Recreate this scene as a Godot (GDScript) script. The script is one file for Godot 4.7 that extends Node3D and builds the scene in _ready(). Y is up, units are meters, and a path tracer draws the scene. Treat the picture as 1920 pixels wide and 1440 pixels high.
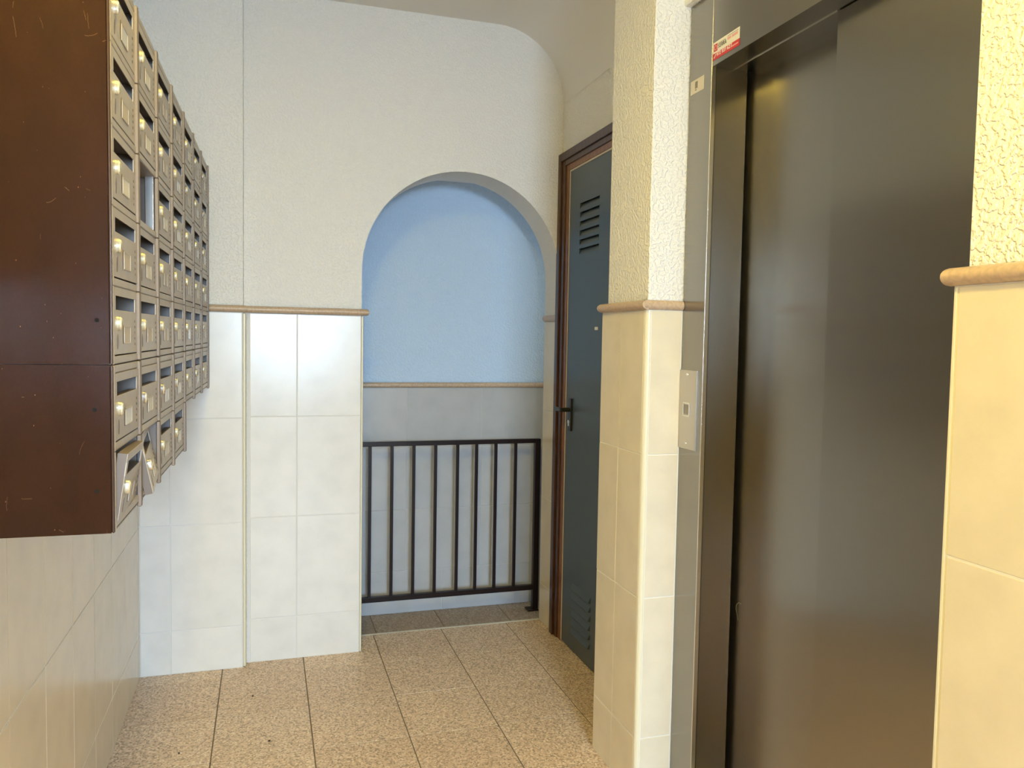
extends Node3D
# An apartment-block lift lobby: mailboxes on the left, an arch with a railing behind it, a service door and a steel lift on the right.
# x to the right, y up, the corridor runs along -z. The camera stands at the origin, 1.28 m above the floor.

const LEFT := -0.449          # tiled face of the left wall
const RIGHT := 0.969          # tiled face of the right wall beside the camera
const BACK := -3.216          # tiled face of the arch wall
const ARCH_REAR := -3.401
const LANDING := -3.636       # tiled face of the wall behind the railing
const DADO := 1.373           # underside of the tile moulding
const CEILING := 2.59
const REAR := 2.7             # inner face of the entrance wall behind the camera
const LIFT_X := 1.099
const PILLAR_X := 0.988
const PILLAR_Z := -1.954
const PILLAR_FAR := -2.253

var M := {}
var rng := RandomNumberGenerator.new()
var shared := {}
var taken := {}


# ---------------------------------------------------------------- mesh builder
class Shape:
	var v := PackedVector3Array()
	var n := PackedVector3Array()
	var t := PackedVector2Array()
	var i := PackedInt32Array()

	func uv_of(p: Vector3, m: Vector3) -> Vector2:
		var a := m.abs()
		if a.y > a.x and a.y > a.z:
			return Vector2(p.x, p.z)
		return Vector2(p.z, p.y) if a.x > a.z else Vector2(p.x, p.y)

	func tri(a: Vector3, b: Vector3, c: Vector3, na: Vector3, nb: Vector3, nc: Vector3) -> void:
		var at := v.size()
		var face := (b - a).cross(c - a)
		if face.length_squared() < 1e-16:
			return
		v.append_array(PackedVector3Array([a, b, c]))
		n.append_array(PackedVector3Array([na, nb, nc]))
		var dominant := na + nb + nc
		t.append_array(PackedVector2Array([uv_of(a, dominant), uv_of(b, dominant), uv_of(c, dominant)]))
		if face.dot(dominant) > 0.0:
			i.append_array(PackedInt32Array([at, at + 2, at + 1]))
		else:
			i.append_array(PackedInt32Array([at, at + 1, at + 2]))

	func quad(a: Vector3, b: Vector3, c: Vector3, d: Vector3, m: Vector3) -> void:
		tri(a, b, c, m, m, m)
		tri(a, c, d, m, m, m)

	func quad4(a: Vector3, b: Vector3, c: Vector3, d: Vector3, na: Vector3, nb: Vector3, nc: Vector3, nd: Vector3) -> void:
		tri(a, b, c, na, nb, nc)
		tri(a, c, d, na, nc, nd)

	# a box between two corners with chamfered edges
	func box(lo: Vector3, hi: Vector3, bevel := 0.0) -> Shape:
		var b := minf(bevel, 0.45 * minf(hi.x - lo.x, minf(hi.y - lo.y, hi.z - lo.z)))
		var mid := (lo + hi) / 2.0
		var h := (hi - lo) / 2.0
		var k := h - Vector3.ONE * b
		for axis in 3:
			var u := (axis + 1) % 3
			var w := (axis + 2) % 3
			for s in [-1.0, 1.0]:
				var m := Vector3.ZERO
				m[axis] = s
				var p := []
				for q in [[-1, -1], [1, -1], [1, 1], [-1, 1]]:
					var c := Vector3.ZERO
					c[axis] = s * h[axis]
					c[u] = q[0] * k[u]
					c[w] = q[1] * k[w]
					p.append(mid + c)
				quad(p[0], p[1], p[2], p[3], m)
			if b > 0.0:
				for su in [-1.0, 1.0]:
					for sw in [-1.0, 1.0]:
						var nu := Vector3.ZERO
						var nw := Vector3.ZERO
						nu[u] = su
						nw[w] = sw
						var p := []
						for q in [[-1, 0], [1, 0], [1, 1], [-1, 1]]:
							var c := Vector3.ZERO
							c[axis] = q[0] * k[axis]
							c[u] = su * (h[u] if q[1] == 0 else k[u])
							c[w] = sw * (k[w] if q[1] == 0 else h[w])
							p.append(mid + c)
						quad4(p[0], p[1], p[2], p[3], nu, nu, nw, nw)
		if b > 0.0:
			for sx in [-1.0, 1.0]:
				for sy in [-1.0, 1.0]:
					for sz in [-1.0, 1.0]:
						var s := Vector3(sx, sy, sz)
						tri(mid + s * Vector3(h.x, k.y, k.z), mid + s * Vector3(k.x, h.y, k.z), mid + s * Vector3(k.x, k.y, h.z), Vector3(sx, 0, 0), Vector3(0, sy, 0), Vector3(0, 0, sz))
		return self

	# an outline (points across, their outward normals) swept from one end to the other along an axis
	func sweep(profile: Array, normals: Array, at: Vector3, side: Vector3, up: Vector3, along: Vector3, capped := true) -> Shape:
		var count := profile.size()
		for j in count:
			var k := (j + 1) % count
			var a: Vector3 = at + side * profile[j].x + up * profile[j].y
			var b: Vector3 = at + side * profile[k].x + up * profile[k].y
			var na: Vector3 = side * normals[j].x + up * normals[j].y
			var nb: Vector3 = side * normals[k].x + up * normals[k].y
			if na.dot(nb) < 0.5:
				var f: Vector2 = (profile[k] - profile[j]).orthogonal()
				var g: Vector2 = normals[j] + normals[k]
				f = f.normalized() * (1.0 if f.dot(g) >= 0.0 else -1.0)
				na = side * f.x + up * f.y
				nb = na
			quad4(a, b, b + along, a + along, na, nb, nb, na)
		if capped:
			var flat := PackedVector2Array()
			for p in profile:
				flat.append(p)
			var index := Geometry2D.triangulate_polygon(flat)
			for e in [0, 1]:
				var m := along.normalized() * (1.0 if e else -1.0)
				for j in range(0, index.size(), 3):
					var q := []
					for o in 3:
						var p: Vector2 = flat[index[j + o]]
						q.append(at + side * p.x + up * p.y + along * float(e))
					tri(q[0], q[1], q[2], m, m, m)
		return self

	# rings (distance along the axis, radius) turned round an axis, with separate radii across
	func lathe(rings: Array, at: Vector3, axis: Vector3, side: Vector3, squash := 1.0, count := 20) -> Shape:
		var up := axis.cross(side)
		for j in rings.size() - 1:
			var r0: Vector2 = rings[j]
			var r1: Vector2 = rings[j + 1]
			var d := r1 - r0
			var slope := Vector2(-d.y, d.x).normalized()   # (along the axis, outward)
			for k in count:
				var p := []
				var q := []
				for o in [0, 1]:
					var ang: float = TAU * (k + o) / count
					var out := side * cos(ang) + up * sin(ang) * squash
					var nrm := (side * cos(ang) + up * sin(ang) / squash).normalized() * slope.y + axis * slope.x
					p.append([at + axis * r0.x + out * r0.y, nrm.normalized()])
					q.append([at + axis * r1.x + out * r1.y, nrm.normalized()])
				quad4(p[0][0], p[1][0], q[1][0], q[0][0], p[0][1], p[1][1], q[1][1], q[0][1])
		return self

	func mesh() -> ArrayMesh:
		var a := []
		a.resize(Mesh.ARRAY_MAX)
		a[Mesh.ARRAY_VERTEX] = v
		a[Mesh.ARRAY_NORMAL] = n
		a[Mesh.ARRAY_TEX_UV] = t
		a[Mesh.ARRAY_INDEX] = i
		var m := ArrayMesh.new()
		m.add_surface_from_arrays(Mesh.PRIMITIVE_TRIANGLES, a)
		return m


# ---------------------------------------------------------------- naming and placing
func numbered(called: String) -> String:
	taken[called] = taken.get(called, -1) + 1
	return called if taken[called] == 0 else "%s_%03d" % [called, taken[called]]

func part(called: String, what, material: Material, parent: Node3D, at := Vector3.ZERO) -> MeshInstance3D:
	var o := MeshInstance3D.new()
	o.name = called
	o.mesh = what.mesh() if what is Shape else what
	o.material_override = material
	o.position = at
	parent.add_child(o, true)
	return o

func base(called: String, at := Vector3.ZERO) -> Node3D:
	var o := Node3D.new()
	o.name = numbered(called)
	o.position = at
	add_child(o)
	return o

func thing(called: String, label: String, category: String, at := Vector3.ZERO, group := "") -> Node3D:
	var o := base(called, at)
	o.set_meta("label", label)
	o.set_meta("category", category)
	if group:
		o.set_meta("group", group)
	return o

func setting(called: String, label: String, category: String) -> Node3D:
	var o := base(called)
	o.set_meta("kind", "structure")
	o.set_meta("label", label)
	o.set_meta("category", category)
	return o

func bx(lo: Vector3, hi: Vector3, bevel := 0.0) -> Shape:
	return Shape.new().box(lo, hi, bevel)


# ---------------------------------------------------------------- materials
func plain(color: Color, roughness := 0.6, metallic := 0.0) -> StandardMaterial3D:
	var m := StandardMaterial3D.new()
	m.albedo_color = color.linear_to_srgb()     # colours below are written as linear base colours
	m.roughness = roughness
	m.metallic = metallic
	return m

func noise_texture(size: int, frequency: float, ramp: Gradient, kind := FastNoiseLite.TYPE_SIMPLEX_SMOOTH, octaves := 3, number := 1) -> NoiseTexture2D:
	var n := FastNoiseLite.new()
	n.noise_type = kind
	n.frequency = frequency
	n.fractal_octaves = octaves
	n.seed = number
	var t := NoiseTexture2D.new()
	t.width = size
	t.height = size
	t.seamless = true
	t.noise = n
	t.color_ramp = ramp
	return t

func ramp(stops: Array) -> Gradient:
	var g := Gradient.new()
	var o := PackedFloat32Array()
	var c := PackedColorArray()
	for s in stops:
		o.append(s[0])
		c.append(s[1])
	g.offsets = o
	g.colors = c
	return g

func grey(x: float) -> Color:
	return Color(x, x, x)

func spread(m: StandardMaterial3D, scale: float, offset := Vector3.ZERO) -> void:
	m.uv1_triplanar = true
	m.uv1_world_triplanar = true
	m.uv1_scale = Vector3.ONE * scale
	m.uv1_offset = offset
	m.uv1_triplanar_sharpness = 8.0

func terrazzo_image() -> ImageTexture:
	# marble chips of several tones set in a tan cement, 0.5 mm a pixel
	var size := 1024
	var im := Image.create(size, size, false, Image.FORMAT_RGB8)
	var fine := FastNoiseLite.new()
	fine.noise_type = FastNoiseLite.TYPE_CELLULAR
	fine.cellular_return_type = FastNoiseLite.RETURN_CELL_VALUE
	fine.frequency = 0.105
	fine.seed = 7
	fine.fractal_type = FastNoiseLite.FRACTAL_NONE
	fine.domain_warp_enabled = true
	fine.domain_warp_amplitude = 7.0
	fine.domain_warp_frequency = 0.06
	var tones := [Color(0.70, 0.60, 0.48), Color(0.79, 0.685, 0.565), Color(0.90, 0.795, 0.67), Color(0.88, 0.775, 0.65), Color(0.93, 0.83, 0.71), Color(0.84, 0.73, 0.605), Color(0.98, 0.90, 0.79), Color(0.91, 0.81, 0.685)]
	for y in size:
		for x in size:
			var k := (fine.get_noise_2d(x, y) + 1.0) * 0.5
			im.set_pixel(x, y, tones[clampi(int(k * tones.size()), 0, tones.size() - 1)])
	return ImageTexture.create_from_image(im)

func lacquer_image() -> ImageTexture:
	# brown lacquer with pale scratches, scuffs and chips
	var w := 512
	var h := 1024
	var im := Image.create(w, h, false, Image.FORMAT_RGB8)
	var cloud := FastNoiseLite.new()
	cloud.frequency = 0.006
	cloud.seed = 3
	var grain := FastNoiseLite.new()
	grain.frequency = 0.11
	grain.seed = 4
	for y in h:
		for x in w:
			var k := 1.0 + 0.10 * cloud.get_noise_2d(x, y) + 0.03 * grain.get_noise_2d(x, y)
			im.set_pixel(x, y, Color(0.200 * k, 0.114 * k, 0.058 * k))
	var r := RandomNumberGenerator.new()
	r.seed = 21
	for s in 46:
		var p := Vector2(r.randf() * w, (0.1 + 0.85 * r.randf()) * h)
		var d := Vector2.from_angle(r.randf_range(-0.5, 0.5) + (PI / 2 if r.randf() < 0.45 else 0.0))
		var bend := r.randf_range(-0.03, 0.03)
		var tone := Color(0.46, 0.34, 0.24).lerp(Color(0.62, 0.53, 0.42), r.randf())
		for k in int(r.randf_range(3, 34)):
			p += d
			d = d.rotated(bend)
			if p.x > 1 and p.x < w - 2 and p.y > 1 and p.y < h - 2:
				im.set_pixelv(Vector2i(p), im.get_pixelv(Vector2i(p)).lerp(tone, 0.55))
	for s in 70:
		var p := Vector2i(int(r.randf() * (w - 4)), int(r.randf() * (h - 4)))
		im.fill_rect(Rect2i(p, Vector2i(1 + r.randi() % 2, 1 + r.randi() % 2)), Color(0.5, 0.38, 0.28))
	return ImageTexture.create_from_image(im)

func make_materials() -> void:
	# gotele plaster: splattered drops flattened by a trowel
	var drops := noise_texture(1024, 0.030, ramp([[0.0, grey(0.0)], [0.38, grey(0.06)], [0.52, grey(0.72)], [0.62, grey(0.95)], [1.0, grey(1.0)]]), FastNoiseLite.TYPE_SIMPLEX_SMOOTH, 3, 11)
	for e in [["plaster", Color(0.84, 0.82, 0.77)], ["blue_plaster", Color(0.54, 0.69, 0.86)]]:
		var p := plain(e[1], 0.85)
		p.heightmap_enabled = true
		p.heightmap_texture = drops
		p.heightmap_scale = 0.16
		spread(p, 2.4)
		M[e[0]] = p
	M.ceiling_paint = plain(Color(0.80, 0.78, 0.74), 0.9)
	# glazed cream wall tile, four firings
	var cloud := noise_texture(512, 0.008, ramp([[0.0, grey(0.955)], [0.5, grey(0.982)], [1.0, grey(1.0)]]), FastNoiseLite.TYPE_SIMPLEX_SMOOTH, 5, 2)
	for k in 4:
		var c: Color = [Color(0.80, 0.765, 0.695), Color(0.79, 0.755, 0.685), Color(0.81, 0.775, 0.705), Color(0.785, 0.75, 0.68)][k]
		var tile := plain(c, 0.24)
		tile.albedo_texture = cloud
		tile.metallic_specular = 0.5
		spread(tile, 1.6, Vector3(0.37 * k, 0.21 * k, 0.53 * k))
		M["tile%d" % k] = tile
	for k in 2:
		var tile := plain([Color(0.80, 0.705, 0.53), Color(0.785, 0.695, 0.52)][k], 0.24)  # yellower copy of the wall tile, warm light put into its colour
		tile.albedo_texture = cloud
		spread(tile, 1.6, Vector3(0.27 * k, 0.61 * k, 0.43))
		M["yellow_lit_tile%d" % k] = tile
	for k in 2:
		var tile := plain([Color(0.50, 0.50, 0.49), Color(0.485, 0.49, 0.485)][k], 0.2)
		tile.albedo_texture = cloud
		spread(tile, 1.6, Vector3(0.31 * k, 0.17 * k, 0.0))
		M["grey_tile%d" % k] = tile
	M.wall_grout = plain(Color(0.72, 0.70, 0.66), 0.9)
	M.cream_grout = plain(Color(0.80, 0.75, 0.64), 0.9)
	M.grey_grout = plain(Color(0.52, 0.51, 0.50), 0.9)
	M.corner_strip = plain(Color(0.76, 0.70, 0.50), 0.3)
	# tan bullnose moulding
	var clay := noise_texture(512, 0.035, ramp([[0.0, grey(0.86)], [0.45, grey(0.95)], [0.7, grey(1.0)], [1.0, Color(1.0, 0.99, 0.97)]]), FastNoiseLite.TYPE_SIMPLEX_SMOOTH, 4, 5)
	for k in 2:
		var c: Color = [Color(0.60, 0.44, 0.30), Color(0.575, 0.42, 0.285)][k]
		var mould := plain(c, 0.35)
		mould.albedo_texture = clay
		spread(mould, 4.0, Vector3(0.4 * k, 0.1, 0.2))
		M["moulding%d" % k] = mould
	# terrazzo floor tiles
	var chips := terrazzo_image()
	for k in 4:
		var c: Color = [Color(0.97, 0.95, 0.93), Color(1.0, 0.98, 0.95), Color(0.93, 0.90, 0.87), Color(0.98, 0.97, 0.96)][k]
		var f := plain(c, 0.42)
		f.albedo_texture = chips
		spread(f, 1.9, Vector3(0.23 * k, 0.0, 0.41 * k))
		M["terrazzo%d" % k] = f
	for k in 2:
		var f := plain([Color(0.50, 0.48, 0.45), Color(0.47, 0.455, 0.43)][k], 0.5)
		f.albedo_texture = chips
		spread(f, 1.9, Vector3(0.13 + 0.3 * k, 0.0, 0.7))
		M["dark_terrazzo%d" % k] = f  # darker tone of the floor tile, laid on the landing
	M.floor_grout = plain(Color(0.20, 0.155, 0.11), 0.95)
	M.threshold_grout = plain(Color(0.66, 0.60, 0.48), 0.9)
	# mailboxes
	var lacquer := plain(Color.WHITE, 0.24)
	lacquer.albedo_texture = lacquer_image()
	lacquer.uv1_scale = Vector3(3.2, 1.0, 1.0)
	lacquer.metallic_specular = 0.28
	M.lacquer = lacquer
	M.brown_lacquer = plain(Color(0.058, 0.030, 0.021), 0.22)
	M.box_shell = plain(Color(0.25, 0.20, 0.165), 0.42)
	for k in 3:
		var d := plain([Color(0.50, 0.435, 0.38), Color(0.475, 0.415, 0.365), Color(0.525, 0.465, 0.41)][k], 0.36, 0.1)
		d.albedo_texture = cloud
		spread(d, 5.0, Vector3(0.2 * k, 0.5, 0.1))
		M["box_door%d" % k] = d
	M.mullion = plain(Color(0.155, 0.122, 0.10), 0.45)
	M.brass = plain(Color(0.74, 0.70, 0.54), 0.27, 0.75)
	M.chrome = plain(Color(0.78, 0.77, 0.74), 0.2, 0.9)
	M.hole_black = plain(Color(0.015, 0.014, 0.013), 0.95)  # near-black for the dark inside of the screw holes
	M.hole_black.metallic_specular = 0.2
	M.paper = plain(Color(0.80, 0.76, 0.69), 0.5)
	M.paper_old = plain(Color(0.60, 0.53, 0.46), 0.5)
	M.plastic_window = plain(Color(0.62, 0.60, 0.58), 0.2)
	M.black = plain(Color(0.012, 0.012, 0.013), 0.35)
	# service door
	var grain := noise_texture(512, 0.02, ramp([[0.0, grey(0.55)], [0.5, grey(0.85)], [1.0, grey(1.0)]]), FastNoiseLite.TYPE_SIMPLEX_SMOOTH, 4, 9)
	for e in [["wood", Color(0.30, 0.112, 0.030)], ["dark_wood", Color(0.10, 0.036, 0.016)]]:
		var wood := plain(e[1], 0.3)
		wood.albedo_texture = grain
		spread(wood, 1.0)
		wood.uv1_scale = Vector3(14.0, 0.9, 14.0)
		M[e[0]] = wood
	M.door_paint = plain(Color(0.066, 0.090, 0.106), 0.36)
	M.door_seal = plain(Color(0.62, 0.55, 0.46), 0.8)
	M.railing_paint = plain(Color(0.016, 0.0085, 0.007), 0.34)
	M.railing_paint.metallic_specular = 0.32
	# lift
	var steel := plain(Color(0.325, 0.305, 0.27), 0.23, 1.0)
	steel.anisotropy_enabled = true
	steel.anisotropy = 0.85
	M.steel = steel
	var edge := plain(Color(0.72, 0.69, 0.62), 0.25, 1.0)
	M.steel_edge_glint = edge  # paler steel paints the bright lit line along the corners
	M.plate_steel = plain(Color(0.56, 0.53, 0.48), 0.38, 1.0)
	M.scratched_steel = plain(Color(0.55, 0.52, 0.42), 0.6, 0.5)
	M.button_ring = plain(Color(0.78, 0.76, 0.70), 0.3, 0.9)
	M.button_face = plain(Color(0.30, 0.275, 0.24), 0.35, 0.6)
	M.sticker_white = plain(Color(0.85, 0.83, 0.78), 0.4)
	M.sticker_red = plain(Color(0.62, 0.035, 0.035), 0.4)
	M.print_pink = plain(Color(0.80, 0.42, 0.42), 0.45)
	M.print_grey = plain(Color(0.45, 0.45, 0.43), 0.5)
	M.clear_label = plain(Color(0.60, 0.545, 0.45), 0.35)
	M.label_ink = plain(Color(0.16, 0.14, 0.10), 0.6)
	# behind the camera
	var ochre := plain(Color(0.74, 0.47, 0.07), 0.3)
	ochre.albedo_texture = grain
	spread(ochre, 1.0)
	ochre.uv1_scale = Vector3(3.0, 14.0, 0.8)
	M.bounce_ochre_wood = ochre  # for the added boards that bounce yellow light
	M.bounce_ochre_paint = plain(Color(0.72, 0.52, 0.16), 0.7)  # chosen to bounce yellow light from the unseen entrance wall
	M.door_frame_metal = plain(Color(0.10, 0.075, 0.05), 0.4)
	var glass := plain(Color(0.9, 0.95, 1.0), 0.05)
	glass.transparency = BaseMaterial3D.TRANSPARENCY_ALPHA
	glass.albedo_color.a = 0.08
	M.glass = glass
	var glow := plain(Color(0.9, 0.8, 0.6), 0.4)
	glow.emission_enabled = true
	glow.emission = Color(1.0, 0.85, 0.42)
	glow.emission_energy_multiplier = 2.0
	M.lamp_glass = glow


# ---------------------------------------------------------------- tiles and mouldings
# One tile with a chamfered rim, lying in local x-y and facing local +z, its corner at the origin.
func tile_mesh(w: float, h: float, thick: float) -> ArrayMesh:
	var key := "tile %.4f %.4f %.4f" % [w, h, thick]
	if not shared.has(key):
		shared[key] = bx(Vector3(0, 0, -thick), Vector3(w, h, 0), 0.0016).mesh()
	return shared[key]

# Tiles over a rectangle: at = its lower corner on the tiled face, right and facing = unit axes; the lists give the joints.
func tiled(parent: Node3D, at: Vector3, right: Vector3, up: Vector3, across: Array, upward: Array, kind := "tile", kinds := 4, gap := 0.0026, called := "tile") -> void:
	var facing := right.cross(up)
	for r in upward.size() - 1:
		for c in across.size() - 1:
			var w: float = across[c + 1] - across[c] - gap
			var h: float = upward[r + 1] - upward[r] - gap
			if w < 0.004 or h < 0.004:
				continue
			var o := part(called, tile_mesh(w, h, 0.009), M["%s%d" % [kind, rng.randi() % kinds]], parent)
			o.transform = Transform3D(Basis(right, up, facing), at + right * (across[c] + gap / 2) + up * (upward[r] + gap / 2) + facing * rng.randf_range(-0.0004, 0.0003))

# A bullnose of half-round section; ends may be rounded off.
func bullnose(parent: Node3D, a: Vector3, b: Vector3, out: Vector3, high: float, deep: float, which: int, round_start := false, round_end := false) -> MeshInstance3D:
	var s := Shape.new()
	var along := b - a
	var dir := along.normalized()
	var steps := 12
	var rings := []   # [distance along, shrink]
	if round_start:
		for k in 5:
			rings.append([-deep * 0.6 * cos(k * PI / 8), maxf(0.05, sin(k * PI / 8))])
	rings.append([0.0, 1.0])
	rings.append([along.length(), 1.0])
	if round_end:
		for k in range(1, 5):
			rings.append([along.length() + deep * 0.6 * sin(k * PI / 8), maxf(0.05, cos(k * PI / 8))])
	for j in rings.size() - 1:
		for k in steps:
			var p := []
			for e in [[j, k], [j, k + 1], [j + 1, k + 1], [j + 1, k]]:
				var ang: float = -PI / 2 + PI * e[1] / steps
				var f: float = rings[e[0]][1]
				var nrm := (out * cos(ang) / deep + Vector3.UP * sin(ang) * 2.0 / high).normalized()
				p.append([a + dir * rings[e[0]][0] + Vector3.UP * (high / 2 + sin(ang) * high / 2 * f) + out * (cos(ang) * deep * f), nrm])
			s.quad4(p[0][0], p[1][0], p[2][0], p[3][0], p[0][1], p[1][1], p[2][1], p[3][1])
	for e in [0, rings.size() - 1]:
		var m := dir * (-1.0 if e == 0 else 1.0)
		var f: float = rings[e][1]
		var c: Vector3 = a + dir * rings[e][0] + Vector3.UP * high / 2
		for k in steps:
			var q := []
			for o in [k, k + 1]:
				var ang: float = -PI / 2 + PI * o / steps
				q.append(c + Vector3.UP * sin(ang) * high / 2 * f + out * cos(ang) * deep * f)
			s.tri(c, q[0], q[1], m, m, m)
	return part("moulding", s, M["moulding%d" % which], parent)

func moulding_run(parent: Node3D, a: Vector3, b: Vector3, out: Vector3, piece := 0.25, round_start := false, round_end := false, high := 0.027, deep := 0.019) -> void:
	var total := a.distance_to(b)
	var dir := (b - a) / total
	var d := 0.0
	var k := 0
	while d < total - 0.001:
		var e := minf(d + piece, total)
		if total - e < 0.05:
			e = total
		bullnose(parent, a + dir * d, a + dir * (e - (0.0008 if e < total else 0.0)), out, high, deep, k % 2, round_start and k == 0, round_end and e >= total)
		d = e
		k += 1

func steps_of(from: float, to: float, pitch: float, first := 0.0) -> Array:
	var a := [from]
	var p := from + (first if first > 0.0 else pitch)
	while p < to - 0.02:
		a.append(p)
		p += pitch
	a.append(to)
	return a


# ---------------------------------------------------------------- the setting
const ROWS := [0.0, 0.168, 0.572, 0.972, DADO]

func build_floor() -> void:
	var f := setting("floor", "tan terrazzo tile floor running up to the arch", "floor")
	part("bedding", bx(Vector3(-1.4, -0.2, LANDING - 0.15), Vector3(2.4, -0.0022, REAR + 0.4)), M.floor_grout, f)
	var xs := [LEFT - 0.02, -0.160, 0.143, 0.444, 0.743, 1.045, 1.345, 1.5]
	var z := -3.392
	var row := 0
	while z < REAR + 0.1:
		var depth := 0.306
		for c in xs.size() - 1:
			var w: float = xs[c + 1] - xs[c] - 0.003
			var o := part("tile", tile_mesh(w, depth - 0.003, 0.012), M["terrazzo%d" % (rng.randi() % 4)], f)
			o.transform = Transform3D(Basis(Vector3.RIGHT, Vector3.FORWARD, Vector3.UP), Vector3(xs[c] + 0.0015, rng.randf_range(-0.0006, 0.0002), z + depth - 0.0015))
		z += depth
		row += 1
	part("threshold_joint", bx(Vector3(0.36, -0.01, -3.404), Vector3(1.215, 0.0006, -3.393)), M.threshold_grout, f)
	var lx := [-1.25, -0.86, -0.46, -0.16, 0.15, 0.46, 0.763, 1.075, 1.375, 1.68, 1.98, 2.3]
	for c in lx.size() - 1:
		var o := part("tile", tile_mesh(lx[c + 1] - lx[c] - 0.003, 0.235, 0.012), M["dark_terrazzo%d" % (rng.randi() % 2)], f)
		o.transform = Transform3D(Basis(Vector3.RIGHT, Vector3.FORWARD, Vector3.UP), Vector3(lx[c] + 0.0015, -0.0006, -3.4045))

func build_ceiling() -> void:
	var c := setting("ceiling", "white painted ceiling with a rounded cove over the service door", "ceiling")
	part("slab", bx(Vector3(-0.7, CEILING, -3.3), Vector3(1.6, CEILING + 0.15, REAR + 0.4)), M.ceiling_paint, c)
	# cove between ceiling and the wall of the service door
	var r := 0.295
	var profile := [Vector2(1.23, CEILING + 0.02)]
	var normals := [Vector2(1, 1).normalized()]
	var centre := Vector2(1.2125 - r, CEILING - r)
	for k in 25:
		var ang := k * PI / 2 / 24
		profile.append(centre + Vector2(cos(ang), sin(ang)) * r)
		normals.append(-Vector2(cos(ang), sin(ang)))
	part("cove", Shape.new().sweep(profile, normals, Vector3(0, 0, PILLAR_FAR + 0.02), Vector3.RIGHT, Vector3.UP, Vector3(0, 0, BACK - 0.01 - PILLAR_FAR - 0.02)), M.ceiling_paint, c)

func build_left_wall() -> void:
	var w := setting("wall_left", "left wall of cream tiles under white stippled plaster", "wall")
	part("plaster", bx(Vector3(-0.65, 0, -3.35), Vector3(LEFT - 0.005, CEILING + 0.05, REAR + 0.1)), M.plaster, w)
	part("grout", bx(Vector3(LEFT - 0.02, 0, -3.2), Vector3(LEFT - 0.0014, DADO, REAR)), M.wall_grout, w)
	# joints at z = -1.622 and every quarter metre
	var start := -0.872
	tiled(w, Vector3(LEFT, 0, start), Vector3.FORWARD, Vector3.UP, steps_of(0.0, 3.175 + start, 0.25), ROWS, "yellow_lit_tile", 2)
	moulding_run(w, Vector3(LEFT - 0.004, DADO, REAR), Vector3(LEFT - 0.004, DADO, -3.175), Vector3.RIGHT)
	# unseen yellow boards added to bounce yellow light, mirrored in the lift's steel
	for k in 6:
		part("board", bx(Vector3(LEFT - 0.012, 0.004 + k * 0.2275, start + 0.004), Vector3(LEFT + 0.014, 0.222 + k * 0.2275, REAR - 0.01), 0.004), M.bounce_ochre_wood, w)

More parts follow.
